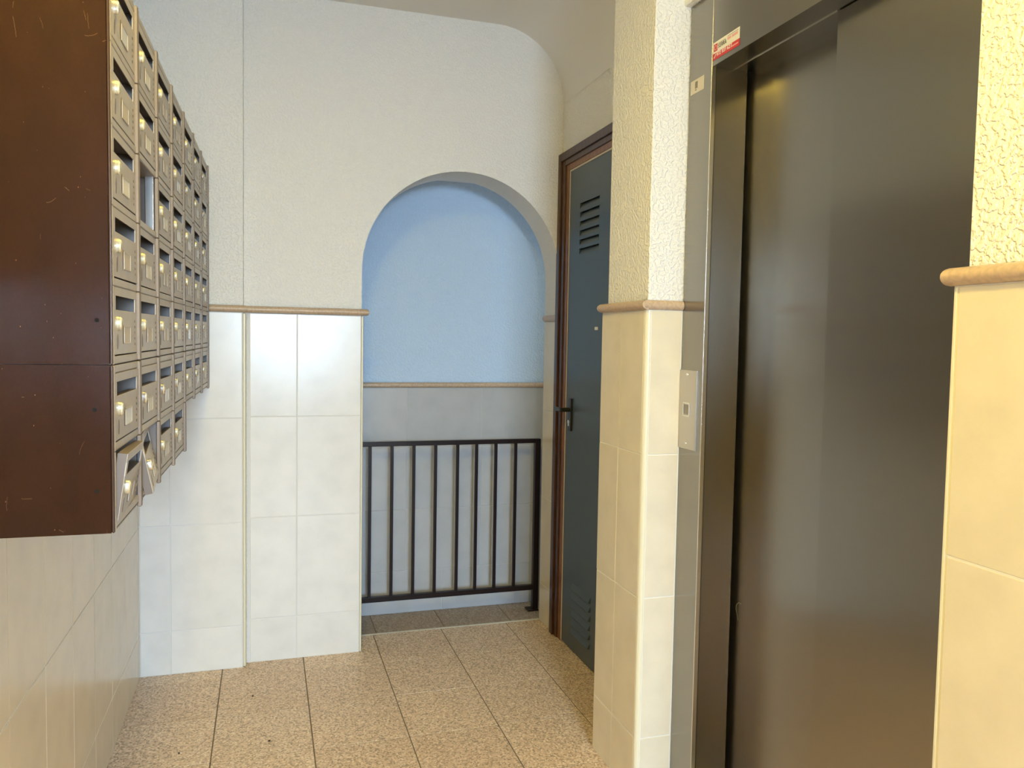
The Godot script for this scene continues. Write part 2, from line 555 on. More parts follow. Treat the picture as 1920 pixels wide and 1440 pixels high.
func build_back_wall() -> void:
	var w := setting("wall_back", "white stippled back wall with a round arch over cream tiles", "wall")
	var face := BACK - 0.005
	var cx := 0.7865
	var r := 0.4205
	var spring := 1.556
	var outline := PackedVector2Array([Vector2(-0.6, 0), Vector2(cx - r, 0), Vector2(cx - r, spring)])
	var arc := [Vector2(cx - r, 0), Vector2(cx - r, spring)]
	for k in range(1, 65):
		var ang := PI - PI * k / 64
		outline.append(Vector2(cx + cos(ang) * r, spring + sin(ang) * r))
		arc.append(Vector2(cx + cos(ang) * r, spring + sin(ang) * r))
	outline.append_array(PackedVector2Array([Vector2(1.30, spring), Vector2(1.30, CEILING + 0.05), Vector2(-0.6, CEILING + 0.05)]))
	var s := Shape.new()
	var index := Geometry2D.triangulate_polygon(outline)
	for j in range(0, index.size(), 3):
		for e in [[face, Vector3.BACK], [ARCH_REAR, Vector3.FORWARD]]:
			var q := []
			for o in 3:
				q.append(Vector3(outline[index[j + o]].x, outline[index[j + o]].y, e[0]))
			s.tri(q[0], q[1], q[2], e[1], e[1], e[1])
	for k in arc.size() - 1:
		var na := Vector3(1, 0, 0)
		var nb := Vector3(1, 0, 0)
		if k >= 1:
			na = Vector3(cx - arc[k].x, spring - arc[k].y, 0).normalized()
			nb = Vector3(cx - arc[k + 1].x, spring - arc[k + 1].y, 0).normalized()
		s.quad4(Vector3(arc[k].x, arc[k].y, face), Vector3(arc[k + 1].x, arc[k + 1].y, face), Vector3(arc[k + 1].x, arc[k + 1].y, ARCH_REAR), Vector3(arc[k].x, arc[k].y, ARCH_REAR), na, nb, nb, na)
	s.quad(Vector3(cx + r, spring, face), Vector3(1.30, spring, face), Vector3(1.30, spring, ARCH_REAR), Vector3(cx + r, spring, ARCH_REAR), Vector3.DOWN)
	part("plaster", s, M.plaster, w)
	# right-hand stretch beside the arch
	part("grout", bx(Vector3(-0.07, 0, face - 0.01), Vector3(0.3625, DADO, BACK - 0.0014)), M.wall_grout, w)
	tiled(w, Vector3(-0.061, 0, BACK), Vector3.RIGHT, Vector3.UP, [0.0, 0.177, 0.4255], [0.0, 0.172, 0.575, 0.9715, DADO])
	part("corner_strip", bx(Vector3(0.3650, 0, BACK - 0.012), Vector3(0.3735, DADO, BACK - 0.0004), 0.003), M.corner_strip, w)
	part("jamb_tile", bx(Vector3(0.360, 0, ARCH_REAR + 0.001), Vector3(0.3715, DADO, BACK - 0.012)), M.tile1, w)
	moulding_run(w, Vector3(-0.072, DADO, BACK + 0.001), Vector3(0.384, DADO, BACK + 0.001), Vector3.BACK, 0.25, true, true)
	# the shallow pier next to the mailboxes
	part("pier", bx(Vector3(-0.5, 0, face - 0.02), Vector3(-0.082, CEILING + 0.02, -3.180), 0.004), M.plaster, w)
	part("grout", bx(Vector3(-0.452, 0, -3.185), Vector3(-0.085, DADO, -3.1764)), M.wall_grout, w)
	tiled(w, Vector3(LEFT, 0, -3.175), Vector3.RIGHT, Vector3.UP, [0.0, 0.106, 0.3625], [0.0, 0.166, 0.568, 0.9705, DADO])
	part("corner_strip", bx(Vector3(-0.0860, 0, BACK), Vector3(-0.0730, DADO, -3.1765), 0.005), M.corner_strip, w)
	moulding_run(w, Vector3(LEFT, DADO, -3.176), Vector3(-0.078, DADO, -3.176), Vector3.BACK, 0.25, false, true)

func build_service_wall() -> void:
	var w := setting("wall_service", "plastered wall round the grey service door", "wall")
	var x := 1.2135
	var s := Shape.new()
	s.box(Vector3(x, 0, ARCH_REAR), Vector3(1.40, CEILING + 0.05, -3.150))
	s.box(Vector3(x, 2.025, -3.150), Vector3(1.40, CEILING + 0.05, -2.24))
	s.box(Vector3(x, 0, -2.33), Vector3(1.40, 2.025, -2.24))
	part("plaster", s, M.plaster, w)
	# tiled reveal of the arch, in line with this wall
	part("grout", bx(Vector3(1.2084, 0, ARCH_REAR + 0.001), Vector3(1.215, DADO, BACK - 0.014)), M.cream_grout, w)
	tiled(w, Vector3(1.207, 0, BACK - 0.012), Vector3.BACK, Vector3.UP, [-0.172, 0.0], [0.0, 0.172, 0.573, 0.972, DADO], "yellow_lit_tile", 2)
	part("reveal_plaster", bx(Vector3(1.2085, DADO, ARCH_REAR), Vector3(1.22, 1.556, BACK - 0.006)), M.plaster, w)
	bullnose(w, Vector3(1.208, DADO, BACK - 0.008), Vector3(1.208, DADO, ARCH_REAR + 0.004), Vector3.LEFT, 0.027, 0.012, 0, false, true)

func build_pillar() -> void:
	var w := setting("wall_pillar", "white stippled pillar with cream tiles between service door and lift", "wall")
	part("plaster", bx(Vector3(PILLAR_X + 0.006, 0, -2.226), Vector3(1.42, CEILING + 0.05, PILLAR_Z - 0.005), 0.004), M.plaster, w)
	part("core", bx(Vector3(PILLAR_X + 0.006, 0, PILLAR_FAR + 0.003), Vector3(1.42, DADO, -2.2), 0.002), M.plaster, w)
	part("grout", bx(Vector3(PILLAR_X + 0.0014, 0, PILLAR_FAR + 0.002), Vector3(PILLAR_X + 0.01, DADO, PILLAR_Z - 0.008)), M.cream_grout, w)
	part("grout", bx(Vector3(PILLAR_X + 0.008, 0, PILLAR_Z - 0.01), Vector3(LIFT_X, DADO, PILLAR_Z - 0.0014)), M.cream_grout, w)
	var rows := [0.0, 0.173, 0.5736, 0.9746, DADO]
	tiled(w, Vector3(PILLAR_X, 0, PILLAR_FAR), Vector3.BACK, Vector3.UP, [0.0, 0.138, 0.285], rows, "yellow_lit_tile", 2)
	tiled(w, Vector3(PILLAR_X + 0.014, 0, PILLAR_Z), Vector3.RIGHT, Vector3.UP, [0.0, LIFT_X - PILLAR_X - 0.016], rows, "yellow_lit_tile", 2)
	# rounded corner strip
	var profile := [Vector2(0.013, -0.013)]
	var normals := [Vector2(1, -1).normalized()]
	for k in 9:
		var ang := PI / 2 + k * PI / 16
		profile.append(Vector2(0.013, -0.013) + Vector2(cos(ang), sin(ang)) * 0.0125)
		normals.append(Vector2(cos(ang), sin(ang)))
	part("corner_strip", Shape.new().sweep(profile, normals, Vector3(PILLAR_X, 0, PILLAR_Z), Vector3.RIGHT, Vector3.BACK, Vector3.UP * DADO), M.corner_strip, w)
	moulding_run(w, Vector3(PILLAR_X + 0.003, DADO, PILLAR_FAR - 0.004), Vector3(PILLAR_X + 0.003, DADO, PILLAR_Z + 0.006), Vector3.LEFT, 0.5, true, false)
	moulding_run(w, Vector3(PILLAR_X - 0.004, DADO, PILLAR_Z - 0.003), Vector3(LIFT_X - 0.001, DADO, PILLAR_Z - 0.003), Vector3.BACK, 0.5, true, false, 0.027, 0.012)

func build_right_wall() -> void:
	var w := setting("wall_right", "right wall of cream tiles under white stippled plaster, next to the lift", "wall")
	var z := -0.930
	part("plaster", bx(Vector3(RIGHT + 0.006, 0, -0.912), Vector3(1.42, CEILING + 0.05, REAR + 0.1), 0.004), M.plaster, w)
	part("core", bx(Vector3(RIGHT + 0.006, 0, z + 0.004), Vector3(1.42, DADO, -0.9), 0.002), M.plaster, w)
	part("grout", bx(Vector3(RIGHT + 0.0014, 0, z + 0.002), Vector3(RIGHT + 0.01, DADO, REAR)), M.cream_grout, w)
	part("corner_strip", bx(Vector3(RIGHT + 0.0003, 0, z), Vector3(RIGHT + 0.012, DADO, z + 0.0085), 0.003), M.corner_strip, w)
	tiled(w, Vector3(RIGHT, 0, z + 0.0095), Vector3.BACK, Vector3.UP, steps_of(0.0, REAR - z - 0.0095, 0.25), ROWS, "yellow_lit_tile", 2)
	moulding_run(w, Vector3(RIGHT + 0.003, DADO, z - 0.006), Vector3(RIGHT + 0.003, DADO, REAR), Vector3.LEFT, 0.4, true, false)
	# plaster over the lift and the back of the shaft
	part("lintel", bx(Vector3(1.080, 2.192, PILLAR_Z - 0.02), Vector3(1.42, CEILING + 0.05, -0.90), 0.004), M.plaster, w)
	part("shaft_back", bx(Vector3(1.40, 0, ARCH_REAR), Vector3(1.55, CEILING + 0.05, REAR + 0.1)), M.ceiling_paint, w)

func build_landing() -> void:
	var w := setting("wall_landing", "landing wall with blue paint over grey tiles, behind the railing", "wall")
	part("plaster", bx(Vector3(-1.3, 0, LANDING - 0.15), Vector3(2.4, 2.2, LANDING - 0.005)), M.blue_plaster, w)
	part("grout", bx(Vector3(-1.2, 0, LANDING - 0.02), Vector3(2.3, 1.059, LANDING - 0.0014)), M.grey_grout, w)
	var rows := [0.0, 0.199, 0.489, 0.778, 1.059]
	for r in 4:
		var shift := 0.0 if r == 0 else 0.18
		tiled(w, Vector3(-1.2, rows[r], LANDING), Vector3.RIGHT, Vector3.UP, steps_of(0.0, 3.5, 0.357, 0.216 + shift - 0.0), [0.0, rows[r + 1] - rows[r]], "grey_tile", 2)
	moulding_run(w, Vector3(-1.2, 1.059, LANDING), Vector3(2.3, 1.059, LANDING), Vector3.BACK, 0.357, false, false, 0.025, 0.016)
	var c := setting("ceiling_landing", "low painted ceiling of the landing behind the arch", "ceiling")
	part("slab", bx(Vector3(-1.3, 2.017, LANDING - 0.1), Vector3(2.4, 2.2, ARCH_REAR + 0.002)), M.ceiling_paint, c)
	for e in [["wall_landing_end", -1.3, -1.2, "plain wall closing the landing where the railing begins"], ["wall_landing_end", 2.3, 2.4, "plain wall closing the landing past the railing post"]]:
		var o := setting(e[0], e[3], "wall")
		part("plaster", bx(Vector3(e[1], 0, LANDING - 0.1), Vector3(e[2], 2.1, ARCH_REAR + 0.1)), M.blue_plaster, o)
	# added window with a cool fill light at the hidden landing end
	var win := setting("window_1", "added unseen window with fill light at the end of the landing", "window")
	part("pane", bx(Vector3(2.285, 0.9, LANDING + 0.02), Vector3(2.297, 1.85, ARCH_REAR - 0.02)), M.glass, win)
	var l := AreaLight3D.new()
	l.name = "landing_fill"
	l.area_size = Vector2(0.18, 0.95)
	l.area_normalize_energy = true
	l.position = Vector3(2.27, 1.37, -3.515)
	l.rotation = Vector3(0, PI / 2, 0)
	l.light_color = Color(0.78, 0.89, 1.0)
	l.light_energy = 0.45
	l.area_range = 6.0
	l.area_attenuation = 2.0
	l.shadow_enabled = true
	win.add_child(l)
	var far := setting("wall_landing_side", "rear face of the walls on both sides of the arch", "wall")
	part("plaster", bx(Vector3(-1.3, 0, ARCH_REAR), Vector3(-0.55, 2.2, ARCH_REAR + 0.1)), M.plaster, far)
	part("plaster", bx(Vector3(1.38, 0, ARCH_REAR), Vector3(2.4, 2.2, ARCH_REAR + 0.1)), M.plaster, far)

func build_entrance() -> void:
	# the entrance behind the camera: a wall with a glazed door that lets the daylight in
	var w := setting("wall_front", "entrance wall with an opening for the glazed street door", "wall")
	var a := -0.18
	var b := 0.74
	var s := Shape.new()
	s.box(Vector3(-0.65, 0, REAR), Vector3(a, CEILING + 0.05, REAR + 0.25))
	s.box(Vector3(b, 0, REAR), Vector3(1.55, CEILING + 0.05, REAR + 0.25))
	s.box(Vector3(a, 2.08, REAR), Vector3(b, CEILING + 0.05, REAR + 0.25))
	part("plaster", s, M.bounce_ochre_paint, w)  # unseen wall coloured ochre to throw yellow light on the right wall
	var d := setting("door_1", "glazed street door in a dark metal frame", "door")
	var f := Shape.new()
	f.box(Vector3(a, 0, REAR + 0.10), Vector3(a + 0.05, 2.08, REAR + 0.16))
	f.box(Vector3(b - 0.05, 0, REAR + 0.10), Vector3(b, 2.08, REAR + 0.16))
	f.box(Vector3(a, 2.02, REAR + 0.10), Vector3(b, 2.08, REAR + 0.16))
	f.box(Vector3(a, 0, REAR + 0.10), Vector3(b, 0.12, REAR + 0.16))
	part("door_frame", f, M.door_frame_metal, d)
	part("pane", bx(Vector3(a + 0.05, 0.12, REAR + 0.125), Vector3(b - 0.05, 2.02, REAR + 0.131)), M.glass, d)
	part("pull_handle", Shape.new().lathe([Vector2(0, 0), Vector2(0, 0.012), Vector2(0.6, 0.012), Vector2(0.6, 0)], Vector3(a + 0.1, 0.8, REAR + 0.06), Vector3.UP, Vector3.RIGHT), M.chrome, d)


# ---------------------------------------------------------------- lights, sky and camera
func build_view() -> void:
	var cam := Camera3D.new()
	cam.name = "camera"
	cam.position = Vector3(0, 1.28, 0)
	cam.rotation = Vector3(-0.0535, -0.3017, 0.0172)
	cam.fov = rad_to_deg(2.0 * atan(720.0 / 1483.6))
	cam.near = 0.02
	add_child(cam)
	cam.current = true
	var e := Environment.new()
	e.tonemap_mode = Environment.TONE_MAPPER_LINEAR
	e.tonemap_exposure = 1.0
	e.sdfgi_enabled = true
	e.ssao_enabled = true
	e.ssil_enabled = true
	e.background_mode = Environment.BG_SKY
	var sky := Sky.new()
	var sm := ProceduralSkyMaterial.new()
	sm.sky_top_color = Color(0.45, 0.62, 0.90)
	sm.sky_horizon_color = Color(0.78, 0.85, 0.95)
	sm.ground_bottom_color = Color(0.40, 0.37, 0.33)
	sm.ground_horizon_color = Color(0.55, 0.52, 0.48)
	sm.sky_energy_multiplier = 2.0
	sm.ground_energy_multiplier = 1.0
	sky.sky_material = sm
	e.sky = sky
	var we := WorldEnvironment.new()
	we.name = "world"
	we.environment = e
	add_child(we)
	# daylight of the street, beyond the open street door
	var day := AreaLight3D.new()
	day.name = "daylight"
	day.area_size = Vector2(3.0, 2.4)
	day.area_normalize_energy = true
	day.position = Vector3(0.15, 2.25, 5.0)
	day.light_color = Color(0.78, 0.89, 1.0)
	day.light_energy = 232.0
	day.area_range = 25.0
	day.area_attenuation = 2.0
	day.shadow_enabled = true
	add_child(day)

func build_lamp() -> void:
	# a flush round lamp with yellow light on the ceiling above the camera
	var at := Vector3(-0.05, CEILING, -0.85)
	var t := thing("ceiling_lamp", "round flush ceiling lamp with yellow light in front of the lift", "lamp", at)
	part("lamp_rim", Shape.new().lathe([Vector2(0, 0.185), Vector2(0.035, 0.185), Vector2(0.035, 0.17), Vector2(0, 0.17)], Vector3.ZERO, Vector3.DOWN, Vector3.RIGHT, 1.0, 40), M.chrome, t)
	part("lamp_diffuser", Shape.new().lathe([Vector2(0, 0.17), Vector2(0.026, 0.168), Vector2(0.034, 0.15), Vector2(0.036, 0.0)], Vector3.ZERO, Vector3.DOWN, Vector3.RIGHT, 1.0, 40), M.lamp_glass, t)
	var l := AreaLight3D.new()
	l.name = "lamp_light"
	l.area_size = Vector2(0.29, 0.29)
	l.area_normalize_energy = true
	l.position = Vector3(0, -0.042, 0)
	l.rotation = Vector3(-PI / 2, 0, 0)
	l.light_color = Color(1.0, 0.88, 0.38)
	l.light_energy = 2.75
	l.area_range = 12.0
	l.area_attenuation = 2.0
	l.shadow_enabled = true
	t.add_child(l)


# ---------------------------------------------------------------- mailboxes
const CELL_W := 0.2450
const CELL_H := 0.1297
const RAIL := 0.0145
const NEAR := Vector3(-0.2388, 1.231, -1.4257)
const FAR := Vector3(-0.2060, 1.242, -3.1405)
const BOX_DEEP := 0.175

func bank_frame() -> Basis:
	var u := (FAR - NEAR).normalized()
	var w := u.cross(Vector3.UP).normalized()
	return Basis(u, w.cross(u), w)

func box_body() -> ArrayMesh:
	# an open tray seen from the front: rails, sides, floor, roof and back
	if not shared.has("box body"):
		var s := Shape.new()
		var t := 0.0012
		s.box(Vector3(0.002, 0, -BOX_DEEP), Vector3(CELL_W - 0.002, t, -0.002))
		s.box(Vector3(0.002, CELL_H - t, -BOX_DEEP), Vector3(CELL_W - 0.002, CELL_H, -0.002))
		s.box(Vector3(0.002, 0, -BOX_DEEP), Vector3(0.002 + t, CELL_H, -0.002))
		s.box(Vector3(CELL_W - 0.002 - t, 0, -BOX_DEEP), Vector3(CELL_W - 0.002, CELL_H, -0.002))
		s.box(Vector3(0.002, 0, -BOX_DEEP - t), Vector3(CELL_W - 0.002, CELL_H, -BOX_DEEP))
		shared["box body"] = s.mesh()
	return shared["box body"]

func box_rail() -> ArrayMesh:
	if not shared.has("box rail"):
		shared["box rail"] = bx(Vector3(0.0115, 0.0006, -0.012), Vector3(CELL_W - 0.0115, RAIL - 0.0012, -0.0005), 0.0012).mesh()
	return shared["box rail"]

const DOOR_W := 0.2185
const DOOR_H := 0.1130

func box_door() -> ArrayMesh:
	# sheet-metal door with folded rims and a letter slot; local origin at its lower left front corner
	if not shared.has("box door"):
		var s := Shape.new()
		var z0 := -0.0016
		var slot := [0.020, 0.0750, 0.200, 0.0985]
		s.box(Vector3(0, 0, z0), Vector3(DOOR_W, slot[1], 0), 0.0006)
		s.box(Vector3(0, slot[3], z0), Vector3(DOOR_W, DOOR_H, 0), 0.0006)
		s.box(Vector3(0, slot[1], z0), Vector3(slot[0], slot[3], 0))
		s.box(Vector3(slot[2], slot[1], z0), Vector3(DOOR_W, slot[3], 0))
		shared["box door"] = s.mesh()
	return shared["box door"]

func door_rim() -> ArrayMesh:
	# the folded rims behind the door sheet and the lip below the slot
	if not shared.has("door rim"):
		var s := Shape.new()
		s.box(Vector3(0.0004, 0.0004, -0.016), Vector3(0.0014, DOOR_H - 0.0004, -0.0016))
		s.box(Vector3(DOOR_W - 0.0014, 0.0004, -0.005), Vector3(DOOR_W - 0.0004, DOOR_H - 0.0004, -0.0016))
		s.box(Vector3(0.0014, 0.0004, -0.016), Vector3(DOOR_W - 0.0014, 0.0014, -0.0016))
		s.box(Vector3(0.0014, DOOR_H - 0.0014, -0.016), Vector3(DOOR_W - 0.0014, DOOR_H - 0.0004, -0.0016))
		s.box(Vector3(0.020, 0.0738, -0.014), Vector3(0.200, 0.0748, -0.0016))
		shared["door rim"] = s.mesh()
	return shared["door rim"]

func oval(w: float, h: float, deep: float, rounded: bool) -> ArrayMesh:
	var key := "oval %.4f %.4f %.4f %s" % [w, h, deep, rounded]
	if not shared.has(key):
		var rings := [Vector2(0, w / 2), Vector2(deep, w / 2), Vector2(deep, 0)]
		if rounded:
			rings = [Vector2(0, w / 2), Vector2(deep * 0.55, w / 2), Vector2(deep * 0.85, w * 0.40), Vector2(deep, w * 0.22), Vector2(deep * 1.02, 0)]
		shared[key] = Shape.new().lathe(rings, Vector3.ZERO, Vector3.BACK, Vector3.RIGHT, h / w, 16).mesh()
	return shared[key]

func frame_mesh() -> ArrayMesh:
	if not shared.has("label frame"):
		var s := Shape.new()
		s.box(Vector3(0, 0, 0), Vector3(0.058, 0.0022, 0.0018), 0.0005)
		s.box(Vector3(0, 0.0288, 0), Vector3(0.058, 0.031, 0.0018), 0.0005)
		s.box(Vector3(0, 0, 0), Vector3(0.0022, 0.031, 0.0018), 0.0005)
		s.box(Vector3(0.0558, 0, 0), Vector3(0.058, 0.031, 0.0018), 0.0005)
		shared["label frame"] = s.mesh()
	return shared["label frame"]

func vent_mesh() -> ArrayMesh:
	if not shared.has("vents"):
		var s := Shape.new()
		for k in 5:
			s.box(Vector3(0.0, 0.0105 * k, 0), Vector3(0.0042, 0.0105 * k + 0.0048, 0.0009), 0.0003)
		shared["vents"] = s.mesh()
	return shared["vents"]

const ORDINAL := ["first", "second", "third", "fourth", "fifth", "sixth", "seventh"]

func mailbox(column: int, row: int, frame: Basis, where: Vector3) -> void:
	var gone := column == 1 and row == 2
	var tipped := column == 0 and row == 6
	var lifted := column == 1 and row == 6
	var row_name: String = "top row" if row == 0 else "%s row from the top" % ORDINAL[row]
	var col_name: String = "%s column from brown side panel" % ORDINAL[column]
	var look := "taupe metal mailbox"
	if gone:
		look = "mailbox with its door missing"
	elif tipped:
		look = "mailbox with door sagging open"
	elif lifted:
		look = "mailbox with door swung outwards"
	var t := thing("mailbox", "%s, %s, %s" % [look, row_name, col_name], "mailbox", Vector3.ZERO, "mailboxes on the left wall")
	t.transform = Transform3D(frame, where)
	part("body", box_body(), M.box_shell, t)   # the same taupe paint as the stiles
	var lowest := row == (6 if column < 4 else 5)
	part("rail", box_rail(), M["box_door%d" % (rng.randi() % 3)], t)
	# a row that begins a unit carries the unit's head rail
	if row == 0 or row == 5:
		part("head_rail", bx(Vector3(0.0115, CELL_H + 0.0003, -0.012), Vector3(CELL_W - 0.0115, CELL_H + RAIL - 0.0016, -0.0005), 0.0012), M.box_door1, t)
		part("roof", bx(Vector3(0.003, CELL_H + RAIL - 0.003, -BOX_DEEP), Vector3(CELL_W - 0.003, CELL_H + RAIL - 0.0018, -0.012)), M.box_shell, t)
	if lowest:
		part("foot_rail", bx(Vector3(0.003, -0.0035, -BOX_DEEP), Vector3(CELL_W - 0.003, -0.0004, -0.001), 0.001), M.box_shell, t)
	var tall := CELL_H + (RAIL - 0.0012 if row == 0 or row == 5 else 0.0) - 0.0004
	var low := -0.010 if lowest else 0.0
	if column == 0:
		part("stile", bx(Vector3(0.0030, low * 0.3, -0.015), Vector3(0.0122, tall, 0.0012), 0.0012), M.box_door0, t)
	else:
		part("stile", bx(Vector3(0.0006, low * 0.3, -0.015), Vector3(0.0118, tall, 0.0030), 0.0012), M.box_shell, t)
	part("stile", bx(Vector3(CELL_W - 0.0125, low, -0.004), Vector3(CELL_W - 0.0006, tall, 0.0045), 0.0022), M.box_shell, t)
	if column == 6:
		part("far_side", bx(Vector3(CELL_W - 0.0006, 0.0, -0.18), Vector3(CELL_W + 0.0012, tall, 0.004), 0.0004), M.mullion, t)
	if gone:
		part("inner_edge", bx(Vector3(CELL_W - 0.030, RAIL, -0.020), Vector3(CELL_W - 0.0255, CELL_H, -0.003), 0.001), M.chrome, t)
		return
	var door := part("door", box_door(), M["box_door%d" % (rng.randi() % 3)], t)
	var origin := Vector3((CELL_W - DOOR_W) / 2, RAIL + 0.001, -0.001)
	var jitter := Vector3(rng.randf_range(-0.006, 0.006), rng.randf_range(-0.008, 0.004), 0.0)
	door.transform = Transform3D(Basis.from_euler(jitter), origin)
	if tipped:
		door.transform = Transform3D(Basis.from_euler(Vector3(0.14, 0.04, -0.03)), origin + Vector3(0, -0.003, 0.004))
	elif lifted:
		door.transform = Transform3D(Basis.from_euler(Vector3(-0.20, 0.09, 0.03)), origin + Vector3(0.002, -0.006, 0.023))
	part("rim", door_rim(), M.mullion, door)
	# brass lock and a dark disc painted for the shade in its grip recess
	var dull := column == 1 and row == 5
	part("lock", oval(0.0100, 0.0240, 0.0085, true), M.chrome if dull or rng.randf() < 0.2 else M.brass, door, Vector3(0.0325, 0.0525, 0))
	part("lock_recess_shade", oval(0.0085, 0.026, 0.0006, false), M.mullion, door, Vector3(0.0325, 0.0215, 0))
	# name plate in a frame, and a dark disc painted for the shade in its notch
	var old := rng.randf() < 0.3
	part("label_notch_shade", oval(0.012, 0.034, 0.0005, false), M.mullion, door, Vector3(0.083, 0.034, 0))
	part("name_frame", frame_mesh(), M["box_door2"], door, Vector3(0.088, 0.017, 0))
	part("name_plate", bx(Vector3(0.0902, 0.0192, 0), Vector3(0.1438, 0.0458, 0.0010)), M.paper_old if old else (M.plastic_window if rng.randf() < 0.35 else M.paper), door)
	part("vent", vent_mesh(), M.mullion, door, Vector3(0.1925, 0.0135, 0))  # dark raised tabs paint the shade inside the vent slots

func end_panel(called_as: String, low: float, high: float, frame: Basis, holes: Array) -> void:
	# end of the mailbox bank: a lacquered sheet with a rolled front edge
	var t := thing("mailbox_end_panel", called_as, "panel", Vector3.ZERO, "brown end panels of the mailbox bank")
	t.transform = Transform3D(frame, NEAR)
	var y0 := low - NEAR.y
	var y1 := high - NEAR.y
	var panel := part("side_panel", bx(Vector3(-0.0042, y0, -0.205), Vector3(-0.0022, y1, -0.004)), M.lacquer, t)
	part("rolled_edge", bx(Vector3(-0.0045, y0, -0.0040), Vector3(-0.0002, y1, 0.0012), 0.0019), M.brown_lacquer, t)
	for h in holes:
		part("hole_disc", Shape.new().lathe([Vector2(0, 0.0034), Vector2(0.0005, 0.0034), Vector2(0.0005, 0)], Vector3(-0.0042, h[1] - NEAR.y, h[0]), Vector3.LEFT, Vector3.UP), M.hole_black, panel)  # flat dark disc painted in place of a screw hole

func build_mailboxes() -> void:
	var frame := bank_frame()
	end_panel("brown lacquered mailbox end panel, the tall one above the seam", NEAR.y + 0.0005, NEAR.y + 5 * CELL_H + RAIL, frame, [[-0.022, 1.303]])
	end_panel("brown lacquered mailbox end panel, the short one below the seam", 0.9535, NEAR.y - 0.0007, frame, [[-0.027, 1.158], [-0.025, 1.024]])
	for column in 7:
		for row in 7:
			if row == 6 and column > 3:
				continue
			var y := NEAR.y + (4 - row) * CELL_H if row < 5 else NEAR.y - RAIL - (row - 4) * CELL_H
			mailbox(column, row, frame, NEAR + frame * Vector3(column * CELL_W, y - NEAR.y, 0))


# ---------------------------------------------------------------- railing
func build_railing() -> void:
	var z := -3.53
	var t := thing("stair_railing", "dark brown metal stair railing with upright bars behind the arch", "railing", Vector3(1.23, 0, z))
	var left := -0.9 - 1.23
	part("top_rail", bx(Vector3(left, 0.803, -0.012), Vector3(0.013, 0.823, 0.012), 0.002), M.railing_paint, t)
	part("bottom_rail", bx(Vector3(left, 0.098, -0.012), Vector3(-0.012, 0.121, 0.012), 0.002), M.railing_paint, t)
	for x in [0.0, left]:
		var p := part("post", bx(Vector3(x - 0.0135, 0, -0.0135), Vector3(x + 0.0135, 0.8225, 0.0135), 0.002), M.railing_paint, t)
		part("foot_plate", bx(Vector3(x - 0.040, 0, -0.028), Vector3(x + 0.012, 0.006, 0.030), 0.0015), M.railing_paint, p)
	for x in [1.122, 1.025, 0.932, 0.842, 0.739, 0.639, 0.540, 0.442, 0.344, 0.246, 0.148, 0.05, -0.048, -0.146, -0.244, -0.342, -0.44, -0.538, -0.636, -0.734]:
		part("baluster", bx(Vector3(x - 1.23 - 0.007, 0.119, -0.007), Vector3(x - 1.23 + 0.007, 0.805, 0.007), 0.0012), M.railing_paint, t)


